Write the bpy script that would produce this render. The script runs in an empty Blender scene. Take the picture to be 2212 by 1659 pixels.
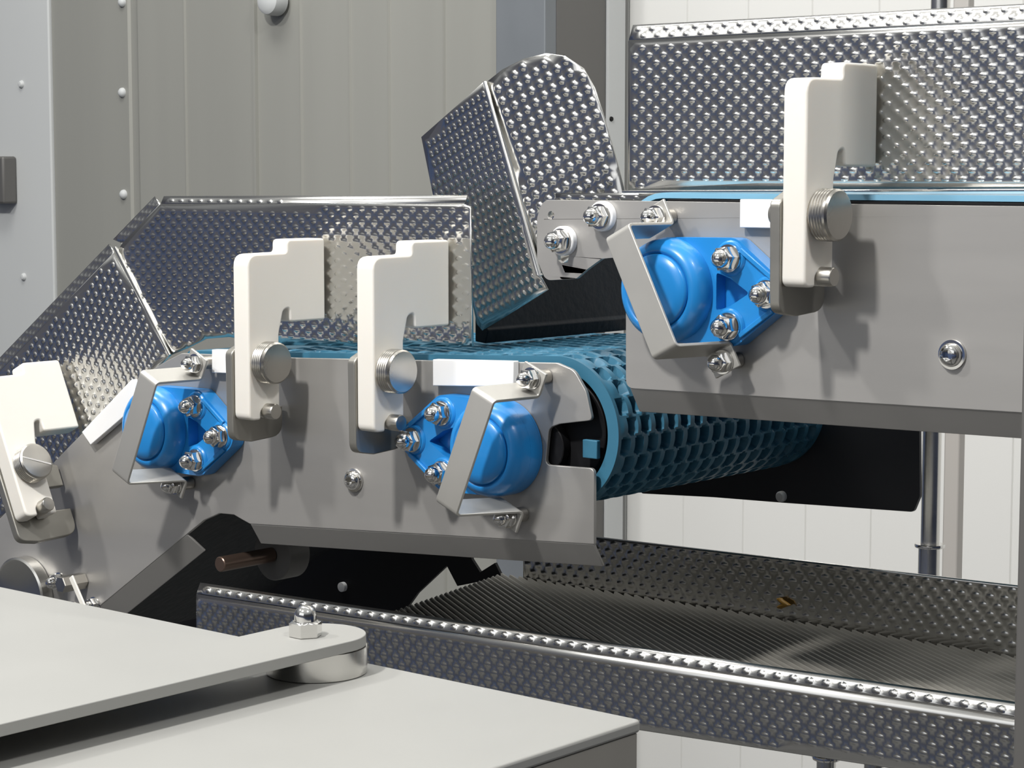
import bpy, bmesh, math, random
from mathutils import Vector, Matrix
from mathutils.geometry import tessellate_polygon, delaunay_2d_cdt

random.seed(7)
S = bpy.context.scene
COL = S.collection
V = Vector

# ------------------------------------------------------------------ camera
F = 4600.0                                   # focal length in photo pixels (frame 2212 x 1659)
YAW = math.radians(40.4)
PIT = math.atan(460 / F)
FWD = V((-math.sin(YAW) * math.cos(PIT), math.cos(YAW) * math.cos(PIT), -math.sin(PIT)))
RGT = V((math.cos(YAW), math.sin(YAW), 0))
UPV = RGT.cross(FWD)


def ray(px, py):
    return FWD + RGT * ((px - 1106) / F) + UPV * ((829.5 - py) / F)


CAM = V((0, 0, 1.30)) - ray(1352, 640) * 1.38
cd = bpy.data.cameras.new('camera')
cam = bpy.data.objects.new('camera', cd)
COL.objects.link(cam)
cd.sensor_width = 36
cd.lens = F * 36 / 2212
cd.clip_start = 0.02
cam.matrix_world = Matrix.Translation(CAM) @ Matrix((RGT, UPV, -FWD)).transposed().to_4x4()
S.camera = cam

# ------------------------------------------------------------------ light and exposure
S.view_settings.view_transform = 'Standard'
S.view_settings.look = 'None'
S.view_settings.gamma = 1
S.view_settings.exposure = 0.0
S.view_settings.use_curve_mapping = False

w = bpy.data.worlds.new('hall')
S.world = w
w.use_nodes = True
nt = w.node_tree
bg = nt.nodes['Background']
tc = nt.nodes.new('ShaderNodeTexCoord')
sx = nt.nodes.new('ShaderNodeSeparateXYZ')
mr = nt.nodes.new('ShaderNodeMapRange')
mr.inputs['From Min'].default_value = -1
cr = nt.nodes.new('ShaderNodeValToRGB')
nt.links.new(tc.outputs['Generated'], sx.inputs[0])
nt.links.new(sx.outputs['Z'], mr.inputs['Value'])
nt.links.new(mr.outputs[0], cr.inputs[0])
# surroundings dimmed low on the right, added to darken the belt wrap
dx = nt.nodes.new('ShaderNodeMapRange')
dx.inputs['From Min'].default_value, dx.inputs['From Max'].default_value = .25, .75
dx.inputs['To Min'].default_value, dx.inputs['To Max'].default_value = 1.0, .35
nt.links.new(sx.outputs['X'], dx.inputs['Value'])
dz = nt.nodes.new('ShaderNodeMapRange')
dz.inputs['From Min'].default_value, dz.inputs['From Max'].default_value = .15, .5
nt.links.new(sx.outputs['Z'], dz.inputs['Value'])
mm = nt.nodes.new('ShaderNodeMath')
mm.operation = 'MAXIMUM'
nt.links.new(dx.outputs[0], mm.inputs[0])
nt.links.new(dz.outputs[0], mm.inputs[1])
hs_ = nt.nodes.new('ShaderNodeVectorMath')
hs_.operation = 'SCALE'
nt.links.new(cr.outputs[0], hs_.inputs[0])
nt.links.new(mm.outputs[0], hs_.inputs['Scale'])
nt.links.new(hs_.outputs[0], bg.inputs['Color'])
els = cr.color_ramp.elements
els[0].position = 0.0
els[0].color = (.03, .03, .035, 1)
els[1].position = 1.0
els[1].color = (.75, .76, .74, 1)
for p, c in ((.40, (.07, .08, .12, 1)), (.475, (.085, .13, .26, 1)), (.525, (.14, .14, .17, 1)), (.62, (.13, .135, .155, 1)), (.74, (.30, .31, .32, 1)), (.86, (.60, .61, .60, 1))):
    e = els.new(p)
    e.color = c
bg.inputs['Strength'].default_value = 0.85


def area(name, loc, target, size, size_y, power, color=(1, 1, 1)):
    ld = bpy.data.lights.new(name, 'AREA')
    ld.shape = 'RECTANGLE'
    ld.size, ld.size_y, ld.energy, ld.color = size, size_y, power, color
    o = bpy.data.objects.new(name, ld)
    COL.objects.link(o)
    o.location = loc
    o.rotation_euler = (V(target) - V(loc)).to_track_quat('-Z', 'Y').to_euler()
    return o


area('ceiling_lamp_or_fill', (0, -1.60, 3.05), (0, 0, 1.25), .15, .15, 66, (1, .975, .94))
area('ceiling_lamp_or_fill', (-1.25, -1.35, 3.0), (-.1, 0, 1.2), .16, .16, 24, (1, .98, .95))
area('ceiling_lamp_or_fill', (-1.15, .05, 3.3), (-.75, 1.3, 1.4), 1.2, .5, 27, (1, .985, .95))  # added overhead fill that brightens the housing
area('ceiling_lamp_or_fill', (1.5, -.45, 3.1), (.0, -.45, 1.12), .25, .25, 25, (1, .98, .95))
wl = area('ceiling_lamp_or_fill', (.1, .35, 3.3), (-.35, 1.275, 1.0), 1.6, .4, 3.5, (1, .985, .95))  # added wall wash, evens out the white wall
wl.data.spread = math.radians(120)
area('front_fill_light', (.1, -2.5, 2.2), (0, 0, 1.2), 2.2, 1.0, 7, (.97, .985, 1))  # added soft fill from the front, lifts the shadows on the plates


# ------------------------------------------------------------------ pixel rays to points on real planes
def on_plane(px, py, P, N):
    r = ray(px, py)
    N = V(N)
    return CAM + r * ((V(P) - CAM).dot(N) / r.dot(N))


def onX(px, py, x): return on_plane(px, py, (x, 0, 0), (1, 0, 0))
def onY(px, py, y): return on_plane(px, py, (0, y, 0), (0, 1, 0))
def onZ(px, py, z): return on_plane(px, py, (0, 0, z), (0, 0, 1))


# ------------------------------------------------------------------ materials
def mat(name, base, metal=0.0, rough=0.5, noise=None, spec=None, sss=0.0, bump=None, coat=0.0):
    m = bpy.data.materials.new(name)
    m.use_nodes = True
    n = m.node_tree
    b = n.nodes['Principled BSDF']
    b.inputs['Base Color'].default_value = (*base, 1)
    b.inputs['Metallic'].default_value = metal
    b.inputs['Roughness'].default_value = rough
    if spec is not None:
        b.inputs['Specular IOR Level'].default_value = spec
    if sss:
        b.inputs['Subsurface Weight'].default_value = sss
        b.inputs['Subsurface Radius'].default_value = (.012, .010, .008)
        b.inputs['Subsurface Scale'].default_value = .6
    if coat:
        b.inputs['Coat Weight'].default_value = coat
    if noise:
        # noise = (scale xyz, colour amount, roughness amount, detail)
        sc, ca, ra, det = noise
        t = n.nodes.new('ShaderNodeTexCoord')
        mp = n.nodes.new('ShaderNodeMapping')
        mp.inputs['Scale'].default_value = sc
        nz = n.nodes.new('ShaderNodeTexNoise')
        nz.inputs['Scale'].default_value = 1
        nz.inputs['Detail'].default_value = det
        n.links.new(t.outputs['Object'], mp.inputs[0])
        n.links.new(mp.outputs[0], nz.inputs['Vector'])
        mx = n.nodes.new('ShaderNodeMix')
        mx.data_type = 'RGBA'
        mx.inputs[6].default_value = (*[c * (1 - ca) for c in base], 1)
        mx.inputs[7].default_value = (*[min(1, c * (1 + ca)) for c in base], 1)
        n.links.new(nz.outputs['Fac'], mx.inputs[0])
        n.links.new(mx.outputs[2], b.inputs['Base Color'])
        r = n.nodes.new('ShaderNodeMapRange')
        r.inputs['To Min'].default_value = rough - ra
        r.inputs['To Max'].default_value = rough + ra
        n.links.new(nz.outputs['Fac'], r.inputs['Value'])
        n.links.new(r.outputs[0], b.inputs['Roughness'])
        if bump:
            bp = n.nodes.new('ShaderNodeBump')
            bp.inputs['Strength'].default_value = bump
            bp.inputs['Distance'].default_value = .001
            n.links.new(nz.outputs['Fac'], bp.inputs['Height'])
            n.links.new(bp.outputs[0], b.inputs['Normal'])
    return m


M = dict(
    plate=mat('satin_steel', (.40, .39, .375), .55, .42, ((6, 6, 60), .05, .05, 3)),
    table=mat('table_steel', (.30, .30, .287), .12, .45, ((14, 14, 14), .03, .05, 4)),
    bright=mat('bright_steel', (.66, .65, .62), 1, .24, ((40, 40, 40), .06, .06, 3)),
    chrome=mat('polished_steel', (.74, .73, .71), 1, .10),
    dark_steel=mat('shaded_steel', (.045, .045, .05), .5, .5, ((20, 20, 20), .15, .08, 3)),  # unlit look of the upper far plate put into the colour
    bracket=mat('bracket_steel', (.33, .32, .29), .75, .36, ((30, 30, 60), .08, .06, 3)),
    knob=mat('knob_steel', (.52, .50, .46), 1, .3, ((60, 60, 60), .1, .08, 3)),
    dimple=mat('dimpled_steel', (.60, .595, .575), 1, .21, ((25, 25, 25), .05, .04, 2)),
    white=mat('white_plastic', (.72, .695, .645), 0, .38, ((30, 30, 30), .015, .05, 2), sss=.25),
    wear=mat('wear_strip_plastic', (.78, .78, .78), 0, .35, sss=.1),
    blue=mat('blue_plastic', (.016, .215, .56), 0, .30, ((40, 40, 40), .03, .04, 2), coat=.15),
    belt=mat('blue_belt', (.040, .150, .235), 0, .42, ((60, 60, 60), .06, .06, 2), spec=.3),
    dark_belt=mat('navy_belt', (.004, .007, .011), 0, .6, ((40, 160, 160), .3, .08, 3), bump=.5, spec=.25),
    black=mat('matte_black', (.006, .006, .007), 0, .55, ((90, 90, 90), .2, .1, 3), spec=.2),
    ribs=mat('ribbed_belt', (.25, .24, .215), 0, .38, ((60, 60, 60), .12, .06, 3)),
    wall=mat('white_wall_panel', (.62, .62, .60), 0, .6, ((3, 3, 1), .02, .05, 2), spec=.2),
    lit_belt=mat('lit_blue_belt', (.20, .43, .60), 0, .35, ((60, 60, 60), .05, .05, 2)),  # lit copy of the blue belt, its brightness put into the colour
    clad=mat('brushed_cladding', (.29, .29, .265), .15, .5, ((11, 11, .3), .08, .06, 4)),
    apron=mat('dull_steel', (.33, .315, .285), .4, .45, ((20, 20, 20), .08, .05, 3)),
    cabinet=mat('pale_grey_panel', (.50, .515, .515), 0, .55, ((4, 4, 2), .03, .05, 2)),
    blue_post=mat('blue_grey_post', (.17, .185, .20), .2, .5, ((14, 14, 8), .12, .06, 4)),
    grey_post=mat('grey_post', (.13, .127, .122), .3, .5, ((8, 8, 2), .08, .06, 3)),
    floor=mat('floor_paint', (.13, .13, .13), 0, .5, ((3, 3, 3), .06, .08, 4)),
    tan=mat('tan_post', (.42, .40, .375), .2, .5, ((6, 6, 2), .05, .05, 2)),
    seam=mat('panel_joint', (.40, .40, .38), 0, .6),
    tie=mat('cable_tie_plastic', (.78, .76, .70), 0, .4),
    rust=mat('bronze_shaft', (.20, .14, .11), .8, .35),
)


# ------------------------------------------------------------------ object helpers
def thing(name, label, cat, loc=(0, 0, 0), group=None):
    o = bpy.data.objects.new(name, None)
    COL.objects.link(o)
    o.location = loc
    o.empty_display_size = .01
    o['label'] = label
    o['category'] = cat
    if group:
        o['group'] = group
    return o


def origin(o):
    p = V((0, 0, 0))
    while o is not None:
        p += o.location
        o = o.parent
    return p


def mk(name, bm, m, parent=None, angle=40, smooth=True, bevel=0, label=None, kind=None, fix=True):
    """link the bmesh (world coordinates) as ONE mesh object below parent"""
    if fix:
        bmesh.ops.recalc_face_normals(bm, faces=bm.faces)
    off = origin(parent) if parent else V((0, 0, 0))
    if parent is None:                      # a top-level mesh stands on its own base point
        xs = [v.co for v in bm.verts]
        off = V(((min(c.x for c in xs) + max(c.x for c in xs)) / 2, (min(c.y for c in xs) + max(c.y for c in xs)) / 2, min(c.z for c in xs)))
    for v in bm.verts:
        v.co -= off
    me = bpy.data.meshes.new(name)
    bm.to_mesh(me)
    bm.free()
    if smooth:
        for p in me.polygons:
            p.use_smooth = True
        me.set_sharp_from_angle(angle=math.radians(angle))
    me.materials.append(m)
    o = bpy.data.objects.new(name, me)
    COL.objects.link(o)
    if parent:
        o.parent = parent
    else:
        o.location = off
    if bevel:
        b = o.modifiers.new('edge', 'BEVEL')
        b.width = bevel
        b.segments = 3
        b.limit_method = 'ANGLE'
        b.angle_limit = math.radians(35)
        b.harden_normals = False
    if label:
        o['label'] = label
    if kind:
        o['kind'] = kind
    return o


def tag(o, label, cat, group=None):
    o['label'] = label
    o['category'] = cat
    if group:
        o['group'] = group
    return o


def rounded(pts, radii, n=6):
    """2D/3D polygon with its corners rounded (radius per corner)"""
    out = []
    N = len(pts)
    for i, p in enumerate(pts):
        p = V(p)
        r = radii[i] if isinstance(radii, (list, tuple)) else radii
        if r <= 0:
            out.append(p)
            continue
        a = (V(pts[i - 1]) - p)
        b = (V(pts[(i + 1) % N]) - p)
        ang = a.angle(b)
        d = min(r / math.tan(ang / 2), a.length * .49, b.length * .49)
        s, e = p + a.normalized() * d, p + b.normalized() * d
        for k in range(n + 1):
            t = k / n
            out.append(s * (1 - t) ** 2 + p * 2 * t * (1 - t) + e * t * t)
    return out


def prism_bm(pts, vec, holes=()):
    """solid from a planar world polygon (with holes) swept by vec"""
    bm = bmesh.new()
    loops = [[V(p) for p in pts]] + [[V(p) for p in h] for h in holes]
    tris = tessellate_polygon(loops)
    flat = [p for l in loops for p in l]
    vec = V(vec)
    a = [bm.verts.new(p) for p in flat]
    b = [bm.verts.new(p + vec) for p in flat]
    if not holes:
        bm.faces.new(a)
        bm.faces.new(b)
    else:
        for t in tris:
            bm.faces.new([a[i] for i in t])
            bm.faces.new([b[i] for i in t])
    k = 0
    for l in loops:
        n = len(l)
        for i in range(n):
            j = (i + 1) % n
            bm.faces.new((a[k + i], a[k + j], b[k + j], b[k + i]))
        k += n
    return bm


def prism(name, pts, vec, m, parent=None, holes=(), bevel=0, **kw):
    return mk(name, prism_bm(pts, vec, holes), m, parent, bevel=bevel, **kw)


def box(name, lo, hi, m, parent=None, bevel=0, **kw):
    lo, hi = V(lo), V(hi)
    pts = [(lo.x, lo.y, lo.z), (hi.x, lo.y, lo.z), (hi.x, hi.y, lo.z), (lo.x, hi.y, lo.z)]
    return prism(name, pts, (0, 0, hi.z - lo.z), m, parent, bevel=bevel, **kw)


def basis(axis, hint=(0, 0, 1)):
    a = V(axis).normalized()
    h = V(hint)
    if abs(a.dot(h)) > .95:
        h = V((1, 0, 0))
    u = h.cross(a).normalized()
    return u, a.cross(u), a


def lathe_bm(prof, o, axis, n=32, hexes=(), hint=(0, 0, 1)):
    """prof: (radius, height); hexes: indices of profile rings that are hexagonal (radius = half across flats)"""
    bm = bmesh.new()
    u, v, a = basis(axis, hint)
    o = V(o)
    rings = []
    for i, (r, h) in enumerate(prof):
        if r < 1e-7:
            rings.append([bm.verts.new(o + a * h)])
            continue
        ring = []
        for k in range(n):
            t = 2 * math.pi * k / n
            rr = r / math.cos(((t + math.pi / 6) % (math.pi / 3)) - math.pi / 6) if i in hexes else r
            ring.append(bm.verts.new(o + a * h + (u * math.cos(t) + v * math.sin(t)) * rr))
        rings.append(ring)
    for p, q in zip(rings, rings[1:]):
        for k in range(n):
            j = (k + 1) % n
            if len(p) == 1 and len(q) == 1:
                continue
            if len(p) == 1:
                bm.faces.new((p[0], q[j], q[k]))
            elif len(q) == 1:
                bm.faces.new((p[k], p[j], q[0]))
            else:
                bm.faces.new((p[k], p[j], q[j], q[k]))
    for ring in (rings[0], rings[-1]):
        if len(ring) > 1:
            bm.faces.new(ring)
    return bm


def lathe(name, prof, o, axis, m, parent=None, n=32, hexes=(), hint=(0, 0, 1), angle=35, **kw):
    return mk(name, lathe_bm(prof, o, axis, n, hexes, hint), m, parent, angle=angle, **kw)


def rod(name, p, q, r, m, parent=None, n=24, **kw):
    p, q = V(p), V(q)
    L = (q - p).length
    c = min(r * .15, .0006)
    return lathe(name, [(0, 0), (r - c, 0), (r, c), (r, L - c), (r - c, L), (0, L)], p, q - p, m, parent, n=n, **kw)


OUT = V((0, -1, 0))                           # out of the side plates, towards the operator


def acorn_nut(p, parent, axis=OUT, s=1.0, name='acorn_nut', turn=0.0, washer=True):
    """washer, hexagon and dome, washer underside at p"""
    k = .001 * s
    prof = [(0, 0), (8.2, 0), (8.4, .4), (8.2, 1.5), (6.3, 1.6), (6.5, 1.9), (6.5, 7.4), (5.9, 8.0), (5.3, 8.1)]
    if not washer:
        prof = [(0, 0), (6.6, 0), (6.9, .3), (6.9, 6.6), (6.2, 7.3), (5.3, 7.4)]
    for i in range(7):
        t = math.pi / 2 * i / 6
        prof.append((5.3 * math.cos(t), 9.6 + 5.3 * math.sin(t)))
    prof = [(r * k, h * k) for r, h in prof]
    prof[-1] = (0, prof[-1][1])
    hint = V((math.sin(turn), 0, math.cos(turn))) if abs(V(axis).y) > .5 else (1, 0, 0)
    return lathe(name, prof, p, axis, M['chrome'], parent, n=36, hexes=(4, 5, 6) if washer else (1, 2, 3), hint=hint)


def button_screw(p, parent, axis=OUT, s=1.0, name='socket_screw'):
    k = .001 * s
    prof = [(0, 0), (8.6, 0), (8.8, .4), (8.6, 1.6), (7.0, 1.7), (7.0, 2.6), (6.4, 4.6), (5.0, 6.0), (3.4, 6.5), (3.1, 6.4), (3.0, 3.2), (0, 3.0)]
    prof = [(r * k, h * k) for r, h in prof]
    return lathe(name, prof, p, axis, M['chrome'], parent, n=36, hexes=(9, 10))


def in_poly(p, poly):
    c = False
    j = len(poly) - 1
    for i in range(len(poly)):
        a, b = poly[i], poly[j]
        if (a[1] > p[1]) != (b[1] > p[1]) and p[0] < (b[0] - a[0]) * (p[1] - a[1]) / (b[1] - a[1]) + a[0]:
            c = not c
        j = i
    return c


def edge_dist(p, poly):
    best = 1e9
    for i in range(len(poly)):
        a, b = V(poly[i - 1]), V(poly[i])
        d = b - a
        t = max(0, min(1, (p - a).dot(d) / max(d.length_squared, 1e-12)))
        best = min(best, (a + d * t - p).length)
    return best


def dimpled(name, pts, parent, u, toward, pitch=(.0115, .0050), r=(.0034, .0019), h=.0007, thick=.0012, margin=.0028, m=None, phase=(0, 0)):
    """embossed sheet: planar world polygon meshed with raised dimples; u = row direction, toward = side the dimples bulge to"""
    pts = [V(p) for p in pts]
    o = pts[0]
    nrm = V((0, 0, 0))
    for i in range(len(pts)):
        nrm += (pts[i] - o).cross(pts[(i + 1) % len(pts)] - o)
    nrm.normalize()
    if nrm.dot(V(toward)) < 0:
        nrm = -nrm
    u = (V(u) - nrm * V(u).dot(nrm)).normalized()
    v = nrm.cross(u)
    poly = [V(((p - o).dot(u), (p - o).dot(v))) for p in pts]
    # drop duplicate neighbours, force a counter-clockwise loop
    poly = [p for i, p in enumerate(poly) if (p - poly[i - 1]).length > 1e-6]
    ar = sum(poly[i - 1].x * poly[i].y - poly[i].x * poly[i - 1].y for i in range(len(poly)))
    if ar < 0:
        poly.reverse()
    x0, x1 = min(p.x for p in poly), max(p.x for p in poly)
    y0, y1 = min(p.y for p in poly), max(p.y for p in poly)
    co = list(poly)
    ht = [0.0] * len(poly)
    row = 0
    y = y0 + phase[1] + pitch[1] * .6
    while y < y1:
        x = x0 + phase[0] + (pitch[0] / 2 if row % 2 else 0)
        while x < x1:
            c = V((x, y))
            if in_poly(c, poly) and edge_dist(c, poly) > margin:
                co.append(c)
                ht.append(h)
                for f, hh, kk in ((.45, .80, 6), (.8, .30, 8), (1.0, 0, 8)):
                    for k in range(kk):
                        t = 2 * math.pi * (k + (.5 if kk == 6 else 0)) / kk
                        co.append(V((x + r[0] * f * math.cos(t), y + r[1] * f * math.sin(t))))
                        ht.append(h * hh)
            x += pitch[0]
        y += pitch[1]
        row += 1
    nb = len(poly)
    vs, es, fs, ov, oe, of = delaunay_2d_cdt(co, [(i, (i + 1) % nb) for i in range(nb)], [], 1, 1e-7)
    bm = bmesh.new()
    bv = []
    for i, p in enumerate(vs):
        hh = max([ht[k] for k in ov[i]], default=0)
        bv.append(bm.verts.new(o + u * p.x + v * p.y + nrm * hh))
    for f in fs:
        bm.faces.new([bv[i] for i in f])
    bmesh.ops.recalc_face_normals(bm, faces=bm.faces)
    bm.faces.ensure_lookup_table()
    if sum(f.normal.dot(nrm) for f in bm.faces) < 0:
        bmesh.ops.reverse_faces(bm, faces=bm.faces)
    ob = mk(name, bm, m or M['dimple'], parent, angle=60, fix=False)
    sd = ob.modifiers.new('thickness', 'SOLIDIFY')
    sd.thickness = thick
    sd.offset = -1
    return ob


# ------------------------------------------------------------------ the setting
box('floor', (-4, -2.6, -.05), (3.2, 2.4, 0), M['floor'], kind='structure')
WY = 1.275
bm = bmesh.new()
# white panel wall: one connected sheet with narrow V-joints between the panels
zs = (0, 3.4)
xs = []
x = -1.6
step = onY(1740, 1100, WY).x - onY(1605, 1100, WY).x
x0 = onY(1605, 1100, WY).x
k = -12
prof = []
while k < 22:
    xx = x0 + k * step
    prof += [(xx - .0012, 0), (xx, .0016), (xx + .0012, 0)]
    k += 1
back = [(prof[-1][0], .08), (prof[0][0], .08)]
prism('wall_back', [(a, WY + b, 0) for a, b in prof + back], (0, 0, 3.4), M['wall'], kind='structure', smooth=False)

CY = 1.10                                     # front of the clad machine housing behind the conveyors
xa, xb = onY(115, 200, CY).x, onY(1083, 100, CY).x
xc = onY(1190, 100, CY).x
hs = thing('machine_housing', 'olive grey brushed steel housing with vertical ribs behind the conveyors', 'machine housing', ((xa + xb) / 2, CY, 0))
# front skin: flat strip then shallow folded ribs
pr = [(xa, 0)]
for px, d in ((278, .0), (281, .004), (292, .004), (297, .002), (300, .0), (401, .0), (402.5, -.003), (404, .0), (551, .0), (552.5, -.005), (556.5, -.005), (558, .0), (650, .0), (652, -.003), (654, .0), (756, .0), (758, -.003), (760, .0), (840, .0), (842, -.003), (844, .0), (959, .0), (961, -.003), (963, .0)):
    pr.append((onY(px, 200, CY).x, d))
pr = pr + [(xb, 0)]
prism('front_skin', [(a, CY + b, 0.0) for a, b in pr] + [(xb, CY + .05, 0), (xa, CY + .05, 0)], (0, 0, 3.3), M['clad'], hs, angle=20)
for (px, py) in ((265, 5), (265, 200), (268, 420)):
    c = onY(px, py, CY)
    lathe('rivet', [(0.0078, 0), (.0074, .003), (.005, .0058), (.0022, .007), (0, .0072)], c, OUT, M['cabinet'], hs, n=20)
c = onY(600, 2, CY - .006)
lathe('round_cap', [(.022, 0), (.022, .016), (.0205, .022), (.015, .026), (0, .027)], c, OUT, M['cabinet'], hs, n=32)
xe = onY(1190, 100, CY).x
post = thing('corner_post', 'blue grey corner post closing the right end of the olive grey housing', 'post', (xe, CY, 0))
box('front_face', (xb, CY - .012, 0), (xe, CY + .012, 3.3), M['blue_post'], post, bevel=.002)
# side of the housing running away from the viewer
yE = CY + .012
ySide = onX(1308, 200, xe).y
box('side_face', (xe - .012, CY + .012, 0), (xe, ySide, 3.3), M['grey_post'], post, bevel=.001)
yT = onX(1345, 200, xe).y
o = box('pale_door_jamb', (xe - .02, ySide + .002, 0), (xe + .004, min(yT, WY - .002), 3.3), M['cabinet'])
tag(o, 'narrow pale upright trim between the grey post and the white wall', 'trim')
cpts = onX(1320, 257, xe + .004)
lathe('screw_head', [(.0035, 0), (.003, .002), (0, .0024)], cpts - V((0, 0, 0)), (1, 0, 0), M['black'], o, n=12)
# pale cabinet on the far left, standing proud of the housing
xl = xa - .0012
cab = thing('grey_cabinet', 'pale grey cabinet side with small rivets at the left end of the housing', 'cabinet', (xl - .3, CY - .006, 0))
box('front_panel', (xl - .6, CY - .006, 0), (xl, CY + .05, 3.3), M['cabinet'], cab, bevel=.003)
for (px, py) in ((47, 182), (52, 598)):
    lathe('rivet', [(0.0065, 0), (.006, .0025), (.004, .005), (0, .006)], onY(px, py, CY - .006), OUT, M['cabinet'], cab, n=20)
p0, p1 = onY(-40, 338, CY - .035), onY(8, 440, CY - .035)
box('handle', (p0.x, CY - .035, p1.z), (p1.x, CY - .0065, p0.z), M['grey_post'], cab, bevel=.004)

# uprights behind the upper conveyor
PY = .55
xp = onY(2010, 1100, PY).x
tp = thing('support_tube', 'polished round support tube with a collar ring below the upper conveyor', 'support tube', (xp, PY, 0))
rad = 20 / 4600 * (V((xp, PY, 1.15)) - CAM).dot(FWD)
zc = onY(2010, 1182, PY).z
lathe('tube', [(0, zc), (rad, zc), (rad, 1.80), (0, 1.80)], (xp, PY, 0), (0, 0, 1), M['bright'], tp)
lathe('collar', [(0, 0), (rad * 1.6, 0), (rad * 1.65, .0015), (rad * 1.6, .003), (0, .003)], (xp, PY, zc), (0, 0, 1), M['chrome'], tp)
lathe('lower_sleeve', [(0, 0), (rad * 1.16, 0), (rad * 1.16, zc - .0005), (0, zc - .0005)], (xp - .0005, PY, 0), (0, 0, 1), M['bright'], tp)
PY2 = .8
a, b = onY(2036, 1100, PY2).x, onY(2070, 1100, PY2).x
o = box('square_column', (a, PY2, 0), (b, PY2 + .012, 3.3), M['tan'], bevel=.002)
tag(o, 'tan grey square column standing right behind the polished support tube', 'column')
# right-hand machine frame post close to the viewer
pc = onY(2205, 900, -.05)
o = box('frame_post', (pc.x, -.05, 0), (pc.x + .05, -.02, 2.2), M['grey_post'], bevel=.0015)
tag(o, 'dark grey frame post crossing the right end of the upper side plate', 'post')

# ------------------------------------------------------------------ shared builders
GUARD_Y = .030


def flange(name, a, b, vec, m, parent, t=.002):
    a, b, vec = V(a), V(b), V(vec)
    n = (b - a).cross(vec).normalized() * t
    return prism(name, [a, b, b + vec, a + vec], n, m, parent, bevel=.0006)


def latch(pad, tilt, label, slot=False, reach=0):
    """white clamp block on its steel bracket; pad = lower right corner of the pad that presses on the guard"""
    t = thing('latch_clamp', label, 'clamp', pad, 'white latch clamps along the conveyors')
    U = V((-math.sin(tilt), 0, math.cos(tilt)))
    X = V((math.cos(tilt), 0, math.sin(tilt)))
    Y = V((0, 1, 0))
    pad = V(pad)

    def P(a, b, x=0): return pad + Y * (a * .001) + U * (b * .001) + X * (x * .001)
    T = 16
    prof = [(-1, 0), (-1, 61), (-40, 61), (-40, 51.5), (-79, 51), (-79, -70), (-67.5, -70), (-67.5, -62), (-58.5, -62), (-58.5, -70), (-48.5, -70), (-48.5, -8), (-44, 9), (-38, 11), (-37, 0)]
    rr = [2, 3, 4, 3, 9, 7, 2, 4, 4, 2, 2, 5, 4, 3, 3]
    pr = rounded([V(p) for p in prof], rr, 5)
    mk('clamp_block', prism_bm([P(a, b, -T) for a, b in pr], X * (T * .001)), M['white'], t, bevel=.0048, angle=50)
    # bracket leg on the far side of the block, welded to the side plate
    e = reach - 30.5
    br = [(e, -86), (-62, -88), (-80, -85), (-81, -20), (-62, -12), (e, -26), (e, -44), (-44, -44), (-44, -64), (e, -64)]
    br = rounded([V(p) for p in br], [12, 9, 8, 6, 4, 0, 0, 2, 2, 0], 5)
    mk('bracket', prism_bm([P(a, b, -T - .3) for a, b in br], -X * .007), M['bracket'], t, bevel=.0008)
    kn = P(-63, -28, 0)
    prof = [(0, 0), (.0142, 0), (.0150, .0008)]
    for i in range(5):
        prof += [(.0154, .0018 + i * .0019), (.0150, .0025 + i * .0019)]
    prof += [(.0152, .0118), (.0140, .0130), (.0135, .0131), (0, .0128)]
    kb = lathe('thumb_knob', prof, kn, X, M['knob'], t, n=48, angle=25)
    if slot:
        d = (Y * .94 - U * .34).normalized()
        s = d.cross(X).normalized()
        c = kn + X * .0127
        q = [c + d * .0132 + s * .0006, c - d * .0132 + s * .0006, c - d * .0132 - s * .0006, c + d * .0132 - s * .0006]
        mk('screw_slot', prism_bm(q, X * .0006), M['chrome'], kb)
    lathe('knob_stud', [(0, 0), (.0075, 0), (.0075, .006), (.006, .009), (0, .010)], P(-63, -28, -T - 7.4), -X, M['bracket'], t)
    lathe('stop_pin', [(0, 0), (.0058, 0), (.0058, .0085), (.0052, .0095), (0, .0098)], P(-61, -64, -.5), X, M['knob'], t, n=28)
    return t


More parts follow.
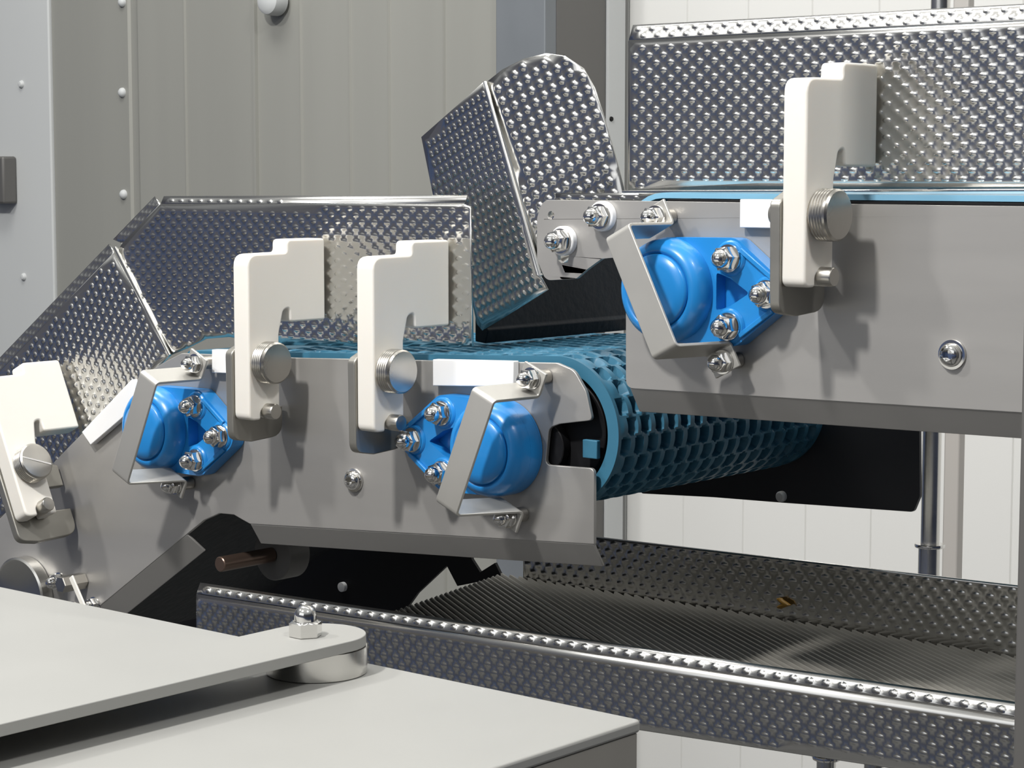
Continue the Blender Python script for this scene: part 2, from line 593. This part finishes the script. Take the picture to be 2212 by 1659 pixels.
def bearing(hub, side, label, turn=0.0):
    """blue three-bolt flange bearing; side +1 = bolts right of the hub"""
    t = thing('flange_bearing', label, 'bearing', hub, 'blue flange bearings on the conveyor side plates')
    hub = V(hub)

    def P(x, z, y=0): return hub + V((side * x * .001, -y * .001, z * .001))
    R = 33
    bolts = [(46, 21), (46, -21), (74, 0)]
    # flange: outline around the hub and the three bosses
    from math import cos, sin, pi
    def ring_hull(rh, rb):
        cand = [(rh * cos(k * pi / 24), rh * sin(k * pi / 24)) for k in range(48)]
        for bx, bz in bolts:
            cand += [(bx + rb * cos(k * pi / 12), bz + rb * sin(k * pi / 12)) for k in range(24)]
        cand = sorted(set((round(a, 4), round(b, 4)) for a, b in cand))
        return half(cand)[:-1] + half(cand[::-1])[:-1]

    def half(seq):
        h = []
        for p in seq:
            while len(h) > 1 and (h[-1][0] - h[-2][0]) * (p[1] - h[-2][1]) - (h[-1][1] - h[-2][1]) * (p[0] - h[-2][0]) <= 0:
                h.pop()
            h.append(p)
        return h
    hull = ring_hull(R, 12.5)
    inner = rounded([V(p) for p in ((35.5, -12), (46, -8.5), (60, 0), (46, 8.5), (35.5, 12))], 1.5, 3)
    mk('flange', prism_bm([P(a, b, .3) for a, b in hull], OUT * .0020), M['blue'], t, angle=30)
    mk('rim', prism_bm([P(a, b, 2.4) for a, b in hull], OUT * .0100, [[P(a, b, 2.4) for a, b in inner]]), M['blue'], t, angle=30)
    k = .001
    prof = [(0, 12.5), (33.0, 12.5), (33.0, 13), (32.8, 17), (31.3, 22), (28, 25.6), (25.5, 26.6), (24.5, 26.4), (23.5, 25.2), (0, 24.8)]
    lathe('hub', [(r * k, h * k) for r, h in prof], hub, OUT, M['blue'], t, n=64, angle=50)
    prof = [(0, 24.9), (23, 24.9), (23, 27.2), (22, 28.6), (16, 30.4), (0, 31)]
    lathe('end_cap', [(r * k, h * k) for r, h in prof], hub, OUT, M['blue'], t, n=64, angle=50)
    for i, (bx, bz) in enumerate(bolts):
        lathe('boss', [(0, 12.5 * k), (.0112, 12.5 * k), (.0108, 13.2 * k), (.0098, 14 * k), (0, 14 * k)], P(bx, bz), OUT, M['blue'], t, n=32)
        acorn_nut(P(bx, bz, 14), t, turn=.3 + i * .4 + turn, s=1.05)
    for p, q in (((54, 26.5), (77.5, 10)), ((54, -26.5), (77.5, -10))):
        a, b = P(*p, 12.5), P(*q, 12.5)
        d = (b - a).normalized()
        sd_ = d.cross(OUT).normalized() * .0016
        mk('rib', prism_bm([a + sd_, a - sd_, b - sd_, b + sd_], OUT * .0022), M['blue'], t, bevel=.0006)
    return t


def strap(top, bot, y_leg, y_tab, label, width=.020, ox=(.010, .016)):
    """bent steel strap over a bearing: tab - return - long leg - return - tab; top and bot = centre of the leg's ends"""
    top, bot = V(top), V(bot)
    t = thing('bearing_strap', label, 'strap', (top + bot) / 2, 'bent steel straps over the bearings')
    dn = (bot - top).normalized()
    wv = V((-dn.z, 0, dn.x))
    if wv.x < 0:
        wv = -wv
    wv = wv.normalized() * width
    Yv = V((0, 1, 0))
    dep = y_tab - y_leg
    oa, ob_ = V((ox[0], 0, 0)), V((ox[1], 0, 0))
    pth = [top + oa + Yv * dep - dn * .017, top + oa + Yv * dep, top, bot, bot + ob_ + Yv * dep, bot + ob_ + Yv * dep + dn * .016]
    # centre line rounded, then thickened to a ribbon
    rr = rounded(pth, [0, .003, .003, .003, .003, 0], 5)
    th = .0022
    bm = bmesh.new()
    rows = []
    for i, p in enumerate(rr):
        if i == 0:
            d = rr[1] - rr[0]
        elif i == len(rr) - 1:
            d = rr[-1] - rr[-2]
        else:
            d = (rr[i + 1] - rr[i]).normalized() + (rr[i] - rr[i - 1]).normalized()
        n = d.normalized().cross(wv.normalized())
        rows.append([bm.verts.new(p + wv * sx + n * sn) for sx, sn in ((-.5, -th / 2), (.5, -th / 2), (.5, th / 2), (-.5, th / 2))])
    for a, b in zip(rows, rows[1:]):
        for k in range(4):
            j = (k + 1) % 4
            bm.faces.new((a[k], a[j], b[j], b[k]))
    bm.faces.new(rows[0])
    bm.faces.new(rows[-1])
    mk('steel_strip', bm, M['bracket_light'] if 'bracket_light' in M else M['plate'], t, bevel=.0005, angle=30)
    for e, sgn in ((top + oa + Yv * dep - dn * .009, 1), (bot + ob_ + Yv * dep + dn * .009, -1)):
        rod('standoff', V((e.x, -.0004, e.z)), V((e.x, y_tab + th / 2 + .0002, e.z)), .0052, M['knob'], t)
        acorn_nut(V((e.x, y_tab - th / 2 - .0001, e.z)), t, s=.92, turn=.5)
    return t


# ------------------------------------------------------------------ upper conveyor
up = thing('belt_conveyor', 'upper belt conveyor with wide steel side plate and rounded nose plate', 'conveyor', (.15, .13, 1.23), 'belt conveyors with steel side plates')
px = [(1172, 432), (1300, 433), (2000, 443), (3100, 458), (3100, 946), (1352, 838), (1352, 600), (1330, 556), (1300, 559), (1268, 582), (1245, 602), (1178, 606), (1160, 560), (1160, 470)]
rr = [.012, 0, 0, 0, 0, .006, .004, .006, .004, .010, .006, .008, .004, .010]
out = rounded([onY(x, y, 0) for x, y in px], rr, 6)
slot = [(1200, 507), (1212, 503), (1222, 510), (1229, 552), (1226, 566), (1214, 569), (1206, 562)]
hole = [onY(1190 + 7 * math.cos(t), 465 + 9 * math.sin(t), 0) for t in [k * math.pi / 6 for k in range(12)]]
prism('side_plate', out, (0, .003, 0), M['plate'], up, holes=[rounded([onY(x, y, 0) for x, y in slot], .001, 3), hole], bevel=.0007, angle=30)
a, b = onY(1360, 838.5, 0), onY(3100, 945.5, 0)
flange('lower_flange', a + V((0, .0003, 0)), b + V((0, .0003, 0)), (0, .0105, -.0165), M['plate'], up)
for px_, py_, tn in ((1222, 520, .2), (1306, 467, .5)):
    c = onY(px_, py_, -.0002)
    lathe('plastic_washer', [(0, 0), (.0098, 0), (.0098, .0040), (.0092, .0046), (0, .0046)], c, OUT, M['wear'], up, n=32)
    acorn_nut(c + OUT * .0048, up, turn=tn)
button_screw(onY(2058, 766, 0), up)
p0, p1 = onY(1609, 430, 0), onY(1690, 493, 0)
box('wear_strip', (p0.x, -.0055, p1.z), (p1.x, -.0003, p0.z), M['wear'], up, bevel=.0006)
ztop = onY(1700, 440, 0).z
# belt of the upper conveyor, its return run and its nose
def loop_belt(name, xl, xr, zt, R, y0, y1, m, parent, th=.006):
    pts = []
    for k in range(17):
        t = math.pi / 2 - math.pi * k / 16
        pts.append((xr + R * math.cos(t), zt - R + R * math.sin(t)))
    for k in range(17):
        t = -math.pi / 2 - math.pi * k / 16
        pts.append((xl + R * math.cos(t), zt - R + R * math.sin(t)))
    inn = []
    r = R - th
    for k in range(17):
        t = math.pi / 2 - math.pi * k / 16
        inn.append((xr + r * math.cos(t), zt - R + r * math.sin(t)))
    for k in range(17):
        t = -math.pi / 2 - math.pi * k / 16
        inn.append((xl + r * math.cos(t), zt - R + r * math.sin(t)))
    return prism(name, [V((a, y0, b)) for a, b in pts], (0, y1 - y0, 0), m, parent, holes=[[V((a, y0, b)) for a, b in inn]])


loop_belt('belt', .02, .66, ztop + .0058, .030, .012, .262, M['lit_belt'], up, th=.0034)
box('gap_filler', (.03, .0036, ztop - .030), (.64, .255, ztop + .0018), M['black'], up)  # added black block standing in for the dark gap under the belt
pf = [(1385, 900), (1986, 925), (1987, 1072), (1973, 1106), (1690, 1086), (1540, 1074), (1385, 1066)]
fp = rounded([onY(x, y, .27) for x, y in pf], [.002, .002, .004, .004, 0, 0, .002], 4)
fz = [V((p.x, p.y, p.z)) for p in fp]
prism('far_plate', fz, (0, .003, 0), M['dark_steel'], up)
lathe('pale_dot', [(0, 0), (.0042, 0), (.0042, .003), (.003, .0045), (0, .005)], onY(1690, 1072, .27), OUT, M['wear'], up, n=20, label='small pale dot on the far plate')
# cross tubes that carry the far plate
for x in (.10, .24, .5):
    rod('cross_tube', (x, .0032, 1.255), (x, .2698, 1.255), .010, M['dark_steel'], up)
# dark discharge flap under the nose, hanging across the belt
fx = onY(1048, 742, .088).x
fb = onY(1048, 742, .088).z
fl = [(fx - .010, fb + .001), (fx + .000, fb), (fx + .003, fb + .010), (fx + .001, fb + .012), (fx - .004, fb + .075), (fx - .010, fb + .075)]
prism('discharge_flap', [V((a, .088, b)) for a, b in fl], (0, .175, 0), M['dark_belt'], up, bevel=.0008)

# ------------------------------------------------------------------ lower conveyor with its inclined infeed
lo = thing('belt_conveyor', 'lower belt conveyor with kneed side plate and open honeycomb blue belt', 'conveyor', (-.3, .13, 1.12), 'belt conveyors with steel side plates')
px = [(1203, 784), (1240, 800), (1266, 846), (1279, 908), (1208, 916), (1186, 924), (1178, 1004), (1283, 1012), (1283, 1176), (540, 1132), (522, 1122), (505, 1112), (474, 1109), (440, 1124), (405, 1153), (200, 1322), (20, 1470), (-140, 1560), (-140, 1228), (0, 1120), (140, 974), (290, 822), (350, 785), (392, 763), (640, 773)]
rr = [.010, .012, .012, .003, .004, .006, .004, .004, 0, .004, .003, .003, .006, .006, 0, 0, 0, 0, 0, 0, .004, .01, .01, .006, 0]
prism('side_plate', rounded([onY(x, y, 0) for x, y in px], rr, 6), (0, .003, 0), M['plate'], lo, bevel=.0007, angle=30)
flange('lower_flange', onY(541, 1132.5, .0003), onY(1282.5, 1176, .0003), (0, .0105, -.0165), M['plate'], lo)
a, b = onY(20, 1469.5, .0003), onY(404, 1154, .0003)
d = (b - a).normalized()
flange('incline_flange', a, b, V((d.z, 0, -d.x)) * .0165 + V((0, .0105, 0)), M['plate'], lo)
button_screw(onY(766, 1037, 0), lo)
p0, p1 = onY(947, 776, 0), onY(1126, 832, 0)
prism('wear_strip', [onY(947, 775, -.0005), onY(1121, 779, -.0005), onY(1121, 834, -.0005), onY(947, 832, -.0005)], (0, -.006, 0), M['wear'], lo, bevel=.0006)
prism('wear_strip', [onY(470, 754, -.0005), onY(530, 755, -.0005), onY(530, 806, -.0005), onY(470, 804, -.0005)], (0, -.006, 0), M['wear'], lo, bevel=.0006)
prism('wear_strip', [onY(297, 818, -.0005), onY(189, 932, -.0005), onY(208, 960, -.0005), onY(310, 872, -.0005)], (0, -.006, 0), M['wear'], lo, bevel=.0006)
# honeycomb belt: one connected skin whose links stand proud of deep openings
zt = onY(1150, 781, 0).z + .004
slope = .0
R = .0505
CXR = -.062
XL = -.36
y0, y1 = .008, .262


def belt_point(s):
    """s measured from the left end of the top run"""
    Lt = CXR - XL
    if s < Lt:
        x = XL + s
        return V((x, 0, zt + (x - CXR) * .045)), V((-.045, 0, 1)).normalized()
    s -= Lt
    if s < math.pi * R:
        t = math.pi / 2 - s / R
        n = V((math.cos(t), 0, math.sin(t)))
        return V((CXR, 0, zt - R)) + n * R, n
    s -= math.pi * R
    return V((CXR - s, 0, zt - 2 * R)), V((0, 0, -1))


Ltot = (CXR - XL) * 2 + math.pi * R
ds = .0014
ns = int(Ltot / ds)
ny = int((y1 - y0) / .0016)
bm = bmesh.new()
grid = []
PS, PYW = .0135, .0150                         # link pitch along and across the belt


def link_height(s, y):
    r = s / PS
    i = math.floor(r)
    f = r - i
    g = (y / PYW + (.5 if i % 2 else 0)) % 1.0
    # an opening per cell, elongated along the belt; webs lean like woven links
    dx = abs(g - .5) / .30
    dy = abs(f - .5) / .42
    q = max(dx, dy * .9 + dx * .25)
    if q < .85:
        return -.0065
    if q < 1.0:
        return -.0065 * (1 - (q - .85) / .15)
    return .0008 * math.sin(math.pi * f)


for i in range(ns + 1):
    s = Ltot * i / ns
    p, n = belt_point(s)
    grid.append([bm.verts.new(V((p.x, y0 + (y1 - y0) * j / ny, p.z)) + n * (link_height(s, (y1 - y0) * j / ny) if 2 < j < ny - 2 else 0)) for j in range(ny + 1)])
for a, b in zip(grid, grid[1:]):
    for j in range(ny):
        bm.faces.new((a[j], a[j + 1], b[j + 1], b[j]))
# turned-in edges give the belt its thickness
for j in (0, ny):
    edge = [bm.verts.new(belt_point(Ltot * i / ns)[0] + V((0, y0 + (y1 - y0) * j / ny, 0)) - belt_point(Ltot * i / ns)[1] * .009) for i in range(ns + 1)]
    for i in range(ns):
        bm.faces.new((grid[i][j], grid[i + 1][j], edge[i + 1], edge[i]))
mk('honeycomb_belt', bm, M['belt'], lo, angle=45)
rod('end_roller', (CXR, .012, zt - R), (CXR, .258, zt - R), R - .014, M['black'], lo, n=40)
# left, solid part of the belt and the inclined infeed belt
xs0 = onY(392, 763, 0).x
ang = math.atan2(onY(290, 822, 0).z - onY(0, 1120, 0).z, onY(290, 822, 0).x - onY(0, 1120, 0).x)
top_l = V((xs0, y0, zt + (xs0 - CXR) * .045))
dn = V((-math.cos(ang), 0, -math.sin(ang)))
nn = V((-math.sin(ang), 0, math.cos(ang)))
e = top_l + dn * .34
pr = [V((XL - .001, y0, zt + (XL - CXR) * .045)), top_l, e, e - nn * .012, top_l - V((0, 0, .013)) + V((.004, 0, 0)), V((XL - .001, y0, zt + (XL - CXR) * .045 - .012))]
prism('infeed_belt', pr, (0, y1 - y0, 0), M['belt'], lo)
# return run of the inclined belt
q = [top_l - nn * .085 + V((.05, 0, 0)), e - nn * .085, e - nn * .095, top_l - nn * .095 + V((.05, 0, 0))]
prism('return_belt', q, (0, y1 - y0, 0), M['dark_belt'], lo)  # same belt as the infeed run, underside shade put into its colour
# far side plate with the two pointed gaps; its shade put in as black
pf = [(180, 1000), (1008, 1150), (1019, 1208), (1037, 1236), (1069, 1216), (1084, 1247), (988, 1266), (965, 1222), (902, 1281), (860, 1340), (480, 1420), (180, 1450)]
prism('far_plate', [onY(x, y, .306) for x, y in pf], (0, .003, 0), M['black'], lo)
lathe('pale_dot', [(0, 0), (.0045, 0), (.0045, .004), (0, .0045)], onY(743, 1267, .306), OUT, M['wear'], lo, n=20, label='small pale dot on the far plate')  # white peg added for a hole where the bright background shows
# return roller under the knee
c = onY(588, 1198, .06)
rod('return_roller', c, c + V((0, .022, 0)), .021, M['grey_post'], lo, n=40)
rod('roller_shaft', c - V((0, .056, 0)), c - V((0, .0005, 0)), .006, M['rust'], lo)
# nose hardware: shaft stub, spacer and blue tab
c = onY(1205, 960, .02)
rod('nose_shaft', V((c.x, .004, c.z)), V((c.x, .0118, c.z)), .018, M['black'], lo)
p0, p1 = onY(1259, 949, .004), onY(1290, 992, .004)
box('belt_tab', (p0.x, .0036, p1.z), (p1.x, .0075, p0.z), M['belt'], lo, bevel=.0006)
# bolts of the infeed drive at the lower left
acorn_nut(onY(130, 1256, 0), lo, turn=.2, s=.95)
rod('hex_standoff', onY(180, 1254, -.0002), onY(180, 1254, -.0002) + OUT * .024, .0072, M['knob'], lo, n=6)
acorn_nut(onY(205, 1306, 0), lo, turn=.2, s=.8)
acorn_nut(onY(160, 1318, 0), lo, turn=.6, s=.9)

t = thing('drive_pulley', 'dark round pulley with a bright rim at the foot of the inclined plate', 'pulley', onY(48, 1285, -.001))
c = onY(62, 1285, -.0006)
lathe('disc', [(0, 0), (.030, 0), (.030, .004), (.0285, .0045), (.0285, .006), (0, .0062)], c, OUT, M['dark_steel'], t, n=48)
lathe('rim', [(.0305, .000), (.0335, .000), (.0335, .010), (.0318, .0112), (.0305, .0105), (.0305, .000)][:5], c, OUT, M['bright'], t, n=48)
acorn_nut(onY(48, 1222, -.0006), t, s=.7)

pa, pb = onY(152, 1246, -.030), onY(196, 1350, -.030)
d = (pb - pa).normalized()
s = V((d.z, 0, -d.x)) * .0025
o = prism('cable_tie', [pa + s, pa - s, pb - s, pb + s], (0, .0016, 0), M['tie'], bevel=.0004)
tag(o, 'off white cable tie end sticking up beside the pulley and hexagon bolt', 'cable tie')

# ------------------------------------------------------------------ bearings, straps, latch clamps
bearing(onY(1472, 624, -.0002), 1, 'blue flange bearing on the upper side plate with three domed nuts', .1)
bearing(onY(1092, 965, -.0002), -1, 'blue flange bearing on the lower plate beside its rounded nose, nuts left of its hub', .5)
bearing(onY(368, 922, -.0002), 1, 'blue flange bearing at the knee of the lower plate, partly behind a white clamp', .9)
M['bracket_light'] = mat('strap_steel', (.50, .49, .46), .6, .40, ((30, 30, 30), .05, .05, 3))
YL, YT = -.056, -.015
strap(onY(1334, 500, YL), onY(1437, 760, YL), YL, YT, 'steel strap over the upper bearing, leaning with its foot to the right', ox=(.004, .011))
strap(onY(1045, 853, YL), onY(964, 1099, YL), YL, YT, 'steel strap over the bearing beside the lower nose, foot leaning towards the socket screw', ox=(.004, .024))
strap(onY(322, 815, YL), onY(259, 1032, YL), YL, YT, 'steel strap over the bearing at the knee of the lower conveyor', ox=(.004, .022))
latch(onY(1895, 360, GUARD_Y - .002), 0, 'white latch clamp against the tall guard of the upper conveyor')
latch(onY(705, 690, GUARD_Y - .002), 0, 'upright white latch clamp beside the bearing at the knee of the lower conveyor')
latch(onY(973, 703, GUARD_Y - .002), 0, 'upright white latch clamp with split bright knob, beside the long white wear strip')
latch(onY(174, 922, GUARD_Y - .011), math.radians(25), 'tilted white latch clamp with slotted screw on the inclined plate', slot=True, reach=9)

# ------------------------------------------------------------------ dimpled guards
EX = V((1, 0, 0))
g = thing('guard_panel', 'tall dimpled steel guard panel standing over the upper conveyor', 'guard', onY(1800, 412, GUARD_Y), 'dimpled steel guard panels')
a, b, c, d = (onY(*p, GUARD_Y) for p in ((1357, 88), (3100, 4), (3100, 404), (1357, 411)))
dimpled('front_panel', [a, b, c, d], g, EX, OUT)
dimpled('top_flange', [a + V((0, .0006, .0004)), b + V((0, .0006, .0004)), b + V((0, .005, .0105)), a + V((0, .005, .0105))], g, EX, V((0, -1, 1)), margin=.002)
prism('bottom_lip', [d + V((0, -.0005, -.0002)), c + V((0, -.0005, -.0002)), c + V((0, -.007, -.0002)), d + V((0, -.007, -.0002))], (0, 0, -.0016), M['dimple'], g, bevel=.0004)
z2 = onY(1357, 436, .036)
dimpled('lower_skirt', [onY(1200, 417, .036), onY(1512, 417, .036), onY(1512, 434, .036), onY(1200, 436, .036)], g, EX, OUT, margin=.0015)

g = thing('guard_panel', 'dimpled guard panel with folded left wing behind the two upright clamps', 'guard', onY(700, 745, GUARD_Y), 'dimpled steel guard panels')
P1 = [(346, 441), (1001, 441), (1016, 446), (1021, 749), (800, 748), (610, 746), (495, 728), (445, 732), (405, 752), (369, 767), (254, 540), (264, 526)]
P1 = [onY(*p, GUARD_Y) for p in P1]
dimpled('front_panel', P1, g, EX, OUT, pitch=(.0128, .0049), r=(.0040, .0021))
a, b = P1[0], P1[1]
dimpled('top_flange', [a + V((0, .0006, .0004)), b + V((0, .0006, .0004)), b + V((0, .004, .0064)), a + V((0, .004, .0064))], g, EX, V((0, -1, 1)), margin=.0018)
a, b = P1[-1], P1[0]
dimpled('slanted_flange', [a, b, onY(334, 424, GUARD_Y + .006), onY(244, 517, GUARD_Y + .006)], g, b - a, V((-.3, -1, 1)), margin=.0010, pitch=(.0110, .0044), r=(.0036, .0020))
# left wing, folded back about the slanted line
ft, fb2 = onY(251, 534, GUARD_Y), onY(369, 768, GUARD_Y)
ax = (ft - fb2).normalized()
away = V((-1, 0, 0)) - ax * V((-1, 0, 0)).dot(ax)
away.normalize()
fold = math.radians(-3)
wing_dir = away * math.cos(fold) + V((0, 1, 0)) * math.sin(fold)
wn = ax.cross(wing_dir)
W1 = [(246, 546), (367, 769), (300, 838), (190, 945), (120, 1010), (0, 1130), (-30, 1160), (-30, 832)]
W1 = [on_plane(x, y, ft, wn) for x, y in W1]
rd = on_plane(350, 787, ft, wn) - on_plane(170, 755, ft, wn)
dimpled('left_wing', W1, g, rd, OUT, pitch=(.0098, .0066), r=(.0032, .0026), h=.0012)
a, b = W1[-1], W1[0]
fo = ft + V((0, .006, 0))
dimpled('wing_flange', [a, b, on_plane(236, 526, fo, wn), on_plane(-30, 803, fo, wn)], g, b - a, V((-.3, -1, 1)), margin=.0010, pitch=(.0110, .0046), r=(.0036, .0022))
rod('fold_seam', fb2 + OUT * .0008, ft + OUT * .0008, .0016, M['bright'], g, n=10)

g = thing('guard_panel', 'arched dimpled chute guard folded down its middle, behind the rounded nose plate', 'guard', onY(1150, 600, .05), 'dimpled steel guard panels')
GY = .052
R3 = [(1050, 178), (1085, 150), (1130, 127), (1180, 115), (1222, 121), (1260, 148), (1284, 190), (1300, 240), (1318, 300), (1338, 370), (1352, 425), (1352, 520), (1250, 560), (1168, 590), (1140, 470), (1105, 350), (1070, 240)]
R3 = [onY(*p, GY) for p in R3]
rd = onY(1300, 330, GY) - onY(1080, 250, GY)
dimpled('right_leaf', R3, g, rd, OUT, pitch=(.0120, .0068), r=(.0042, .0032), h=.0013)
ft, fb2 = onY(1049, 176, GY), onY(1170, 596, GY)
ax = (ft - fb2).normalized()
away = V((-1, 0, 0)) - ax * V((-1, 0, 0)).dot(ax)
away.normalize()
fold = math.radians(15)
wing_dir = away * math.cos(fold) + V((0, 1, 0)) * math.sin(fold)
wn = ax.cross(wing_dir)
L3 = [(1046, 176), (1064, 240), (1099, 350), (1135, 472), (1164, 592), (1182, 626), (1110, 672), (1042, 714), (1030, 700), (1000, 560), (935, 420), (910, 296)]
L3 = [on_plane(x, y, ft, wn) for x, y in L3]
rd = on_plane(1040, 420, ft, wn) - on_plane(930, 330, ft, wn)
dimpled('left_leaf', L3, g, rd, OUT, pitch=(.0106, .0054), r=(.0036, .0024), h=.0012)
rod('fold_seam', fb2 + OUT * .0008, ft + OUT * .0008, .0014, M['bright'], g, n=10)

# guards of the lowest, ribbed conveyor
g = thing('guard_panel', 'long low dimpled guard panel in front of the ribbed belt', 'guard', onY(1300, 1450, 0), 'dimpled steel guard panels')
a, b = onY(424, 1283, 0), onY(2420, 1586, 0)
c, d = onY(2420, 1735, 0), onY(424, 1432, 0)
dimpled('front_panel', [a, b, c, d], g, b - a, OUT, pitch=(.0118, .0056), r=(.0038, .0023))
tv = V((0, .0042, .0085))
dimpled('top_flange', [a + tv * .05, b + tv * .05, b + tv, a + tv], g, b - a, V((0, -1, 1)), margin=.002, h=.0013, r=(.0040, .0028), pitch=(.0118, .0058))
# far guard, in the shade
g = thing('guard_panel', 'dark far guard panel behind the ribbed belt, in shade', 'guard', onY(1700, 1300, .3), 'dimpled steel guard panels')
a, b = onY(1130, 1141, .30), onY(2420, 1290, .30)
c, d = onY(2420, 1456, .30), onY(1130, 1258, .30)
dimpled('front_panel', [a, b, c, d], g, b - a, OUT, pitch=(.0118, .0066), r=(.0042, .0028))
# ribbed belt of the lowest conveyor
ZB = 1.0262
rt = thing('ribbed_belt', 'dark belt with slanting ribs between the two low guards', 'belt', (.1, .15, ZB - .02))
p, q = onZ(1440, 1300, ZB), onZ(1620, 1398, ZB)
rd = V((math.cos(math.radians(33)), -math.sin(math.radians(33)), 0))
pn = V((-rd.y, rd.x, 0))
pitch = abs((onZ(1588, 1400, ZB) - onZ(1588, 1411.5, ZB)).dot(pn))
bm = bmesh.new()
cen = V((.1, .15, ZB))
nr = int(.62 / pitch)
vs = []
pitch *= .84
prof = [(0, 0), (.46, 0), (.56, .0036), (.84, .0036), (.94, 0)]
for k in range(-nr, nr):
    for f, h in prof:
        o_ = cen + pn * ((k + f) * pitch)
        vs.append((bm.verts.new(o_ - rd * .75 + V((0, 0, h))), bm.verts.new(o_ + rd * .75 + V((0, 0, h)))))
for a, b in zip(vs, vs[1:]):
    bm.faces.new((a[0], b[0], b[1], a[1]))
geo = lambda: bm.verts[:] + bm.edges[:] + bm.faces[:]
l0, l1 = onZ(960, 1290, ZB), onZ(1085, 1246, ZB)
ln = V((l1.y - l0.y, -(l1.x - l0.x), 0)).normalized()
if ln.x > 0:
    ln = -ln
for pc_, pn_ in ((V((0, .0035, 0)), V((0, -1, 0))), (V((0, .2985, 0)), V((0, 1, 0))), (l0, ln), (V((.42, 0, 0)), V((1, 0, 0)))):
    bmesh.ops.bisect_plane(bm, geom=geo(), plane_co=pc_, plane_no=pn_, clear_outer=True)
for f_ in bm.faces:                              # light and shade painted in: pale lit rib tops, black shaded grooves
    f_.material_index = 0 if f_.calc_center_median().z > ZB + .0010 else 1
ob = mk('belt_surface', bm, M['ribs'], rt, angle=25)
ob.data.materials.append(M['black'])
sd = ob.modifiers.new('thickness', 'SOLIDIFY')
sd.thickness = .003
sd.offset = -1
box('slider_bed', (l0.x + .05, .05, ZB - .009), (.42, .29, ZB - .0035), M['black'], rt)

# small amber residue on the far guard's foot
c = onY(1692, 1304, .297)
bmx = lathe_bm([(.0045, 0), (.0042, .0015), (.0025, .0026), (0, .003)], c, OUT, 14)
for v_ in bmx.verts:
    v_.co.x += .003 * math.sin(v_.co.z * 900)
M['amber'] = mat('amber_residue', (.35, .19, .03), 0, .4)
o = mk('food_crumb', bmx, M['amber'])
tag(o, 'small amber crumb stuck at the foot of the dark far guard', 'crumb')

# stub feet under the low front guard
for (px_, py_, lab) in ((1785, 1640, 'first of two short tubes with collar under the low front guard, nearer the table'), (1888, 1640, 'second short tube with collar under the low front guard, nearer the frame post')):
    c = onY(px_, py_, .05)
    t = thing('leg_tube', lab, 'tube', (c.x, .05, 0), 'short tubes under the low front guard')
    r_ = .0055
    lathe('tube', [(0, 0), (r_ * 1.12, 0), (r_ * 1.12, c.z - .0008), (0, c.z - .0008)], (c.x, .05, 0), (0, 0, 1), M['bright'], t)
    lathe('collar', [(0, 0), (.0088, 0), (.0092, .0012), (.0088, .0026), (0, .0026)], (c.x, .05, c.z), (0, 0, 1), M['chrome'], t)
    lathe('upper_tube', [(0, c.z + .0027), (r_, c.z + .0027), (r_, ZB - .0095), (0, ZB - .0095)], (c.x, .05, 0), (0, 0, 1), M['bright'], t)

# ------------------------------------------------------------------ work table with pivoting cover plate
ZT = 1.125
tb = thing('work_table', 'pale steel table top in the front with a folded down front edge', 'table', (-.1, -.6, 0))
cr_ = onZ(1404, 1549, ZT)
lc = onZ(780, 1436, ZT)
xr, yb = cr_.x, (cr_.y + lc.y) / 2
top = rounded([V((xr, yb, ZT)), V((-.75, yb, ZT)), V((-.75, -1.05, ZT)), V((xr, -1.05, ZT))], [.004, .004, .004, .004], 5)
prism('table_top', top, (0, 0, -.006), M['table'], tb, bevel=.0015)
prism('side_apron', [V((xr - .001, yb - .003, ZT - .0062)), V((xr - .0035, yb - .003, ZT - .0062)), V((xr - .0035, -1.045, ZT - .0062)), V((xr - .001, -1.045, ZT - .0062))], (0, 0, -.11), M['apron'], tb)
prism('back_apron', [V((-.74, yb - .001, ZT - .0062)), V((xr - .004, yb - .001, ZT - .0062)), V((xr - .004, yb - .0035, ZT - .0062)), V((-.74, yb - .0035, ZT - .0062))], (0, 0, -.11), M['apron'], tb)
for (lx, ly) in ((-.70, yb - .04), (xr - .04, yb - .04), (-.70, -1.0), (xr - .04, -1.0)):
    box('leg', (lx - .02, ly - .02, 0), (lx + .02, ly + .02, ZT - .0063), M['bracket'], tb)

ZP = 1.1450
cv = thing('cover_plate', 'pale steel cover plate with a rounded pivot arm lying over the table', 'cover plate', (-.1, -.5, ZT))
xr_ = (onZ(300, 1491, ZP).x + onZ(0, 1563, ZP).x) / 2 + .001      # right edge of plate and arm runs along Y
xl_ = onZ(486, 1380, ZP).x + .001                                  # left edge of the arm
half_w = (xr_ - xl_) / 2
pc = V(((xr_ + xl_) / 2, onZ(785, 1385, ZP).y - .003, ZP))
arc = [pc + V((half_w * math.cos(t), half_w * math.sin(t) * 1.0, 0)) for t in [math.pi * k / 24 for k in range(25)]]
cn = onZ(486, 1380, ZP)
bk = onZ(0, 1305, ZP)
far = cn + (bk - cn) * 3.2
poly = arc + [V((xl_, cn.y + .002, ZP)), V((xl_ - .002, cn.y, ZP)), far, V((far.x, -.95, ZP)), V((xr_, -.95, ZP))]
prism('plate', poly, (0, 0, -.0058), M['table'], cv, bevel=.0005)
dr = half_w * 1.02
hd = ZP - .0060 - ZT - .0003
lathe('pivot_disc', [(0, 0), (dr - .0004, 0), (dr, .0004), (dr, hd), (0, hd)], (pc.x, pc.y, ZT + .0002), (0, 0, 1), M['bright'], cv, n=64)
nutp = onZ(660, 1374, ZP)
acorn_nut(nutp + V((0, 0, .0001)), cv, axis=(0, 0, 1), s=1.08, washer=False)
rod('edge_spacer', V((-.35, -.62, ZT + .0002)), V((-.35, -.62, ZP - .0059)), .02, M['bright'], cv)
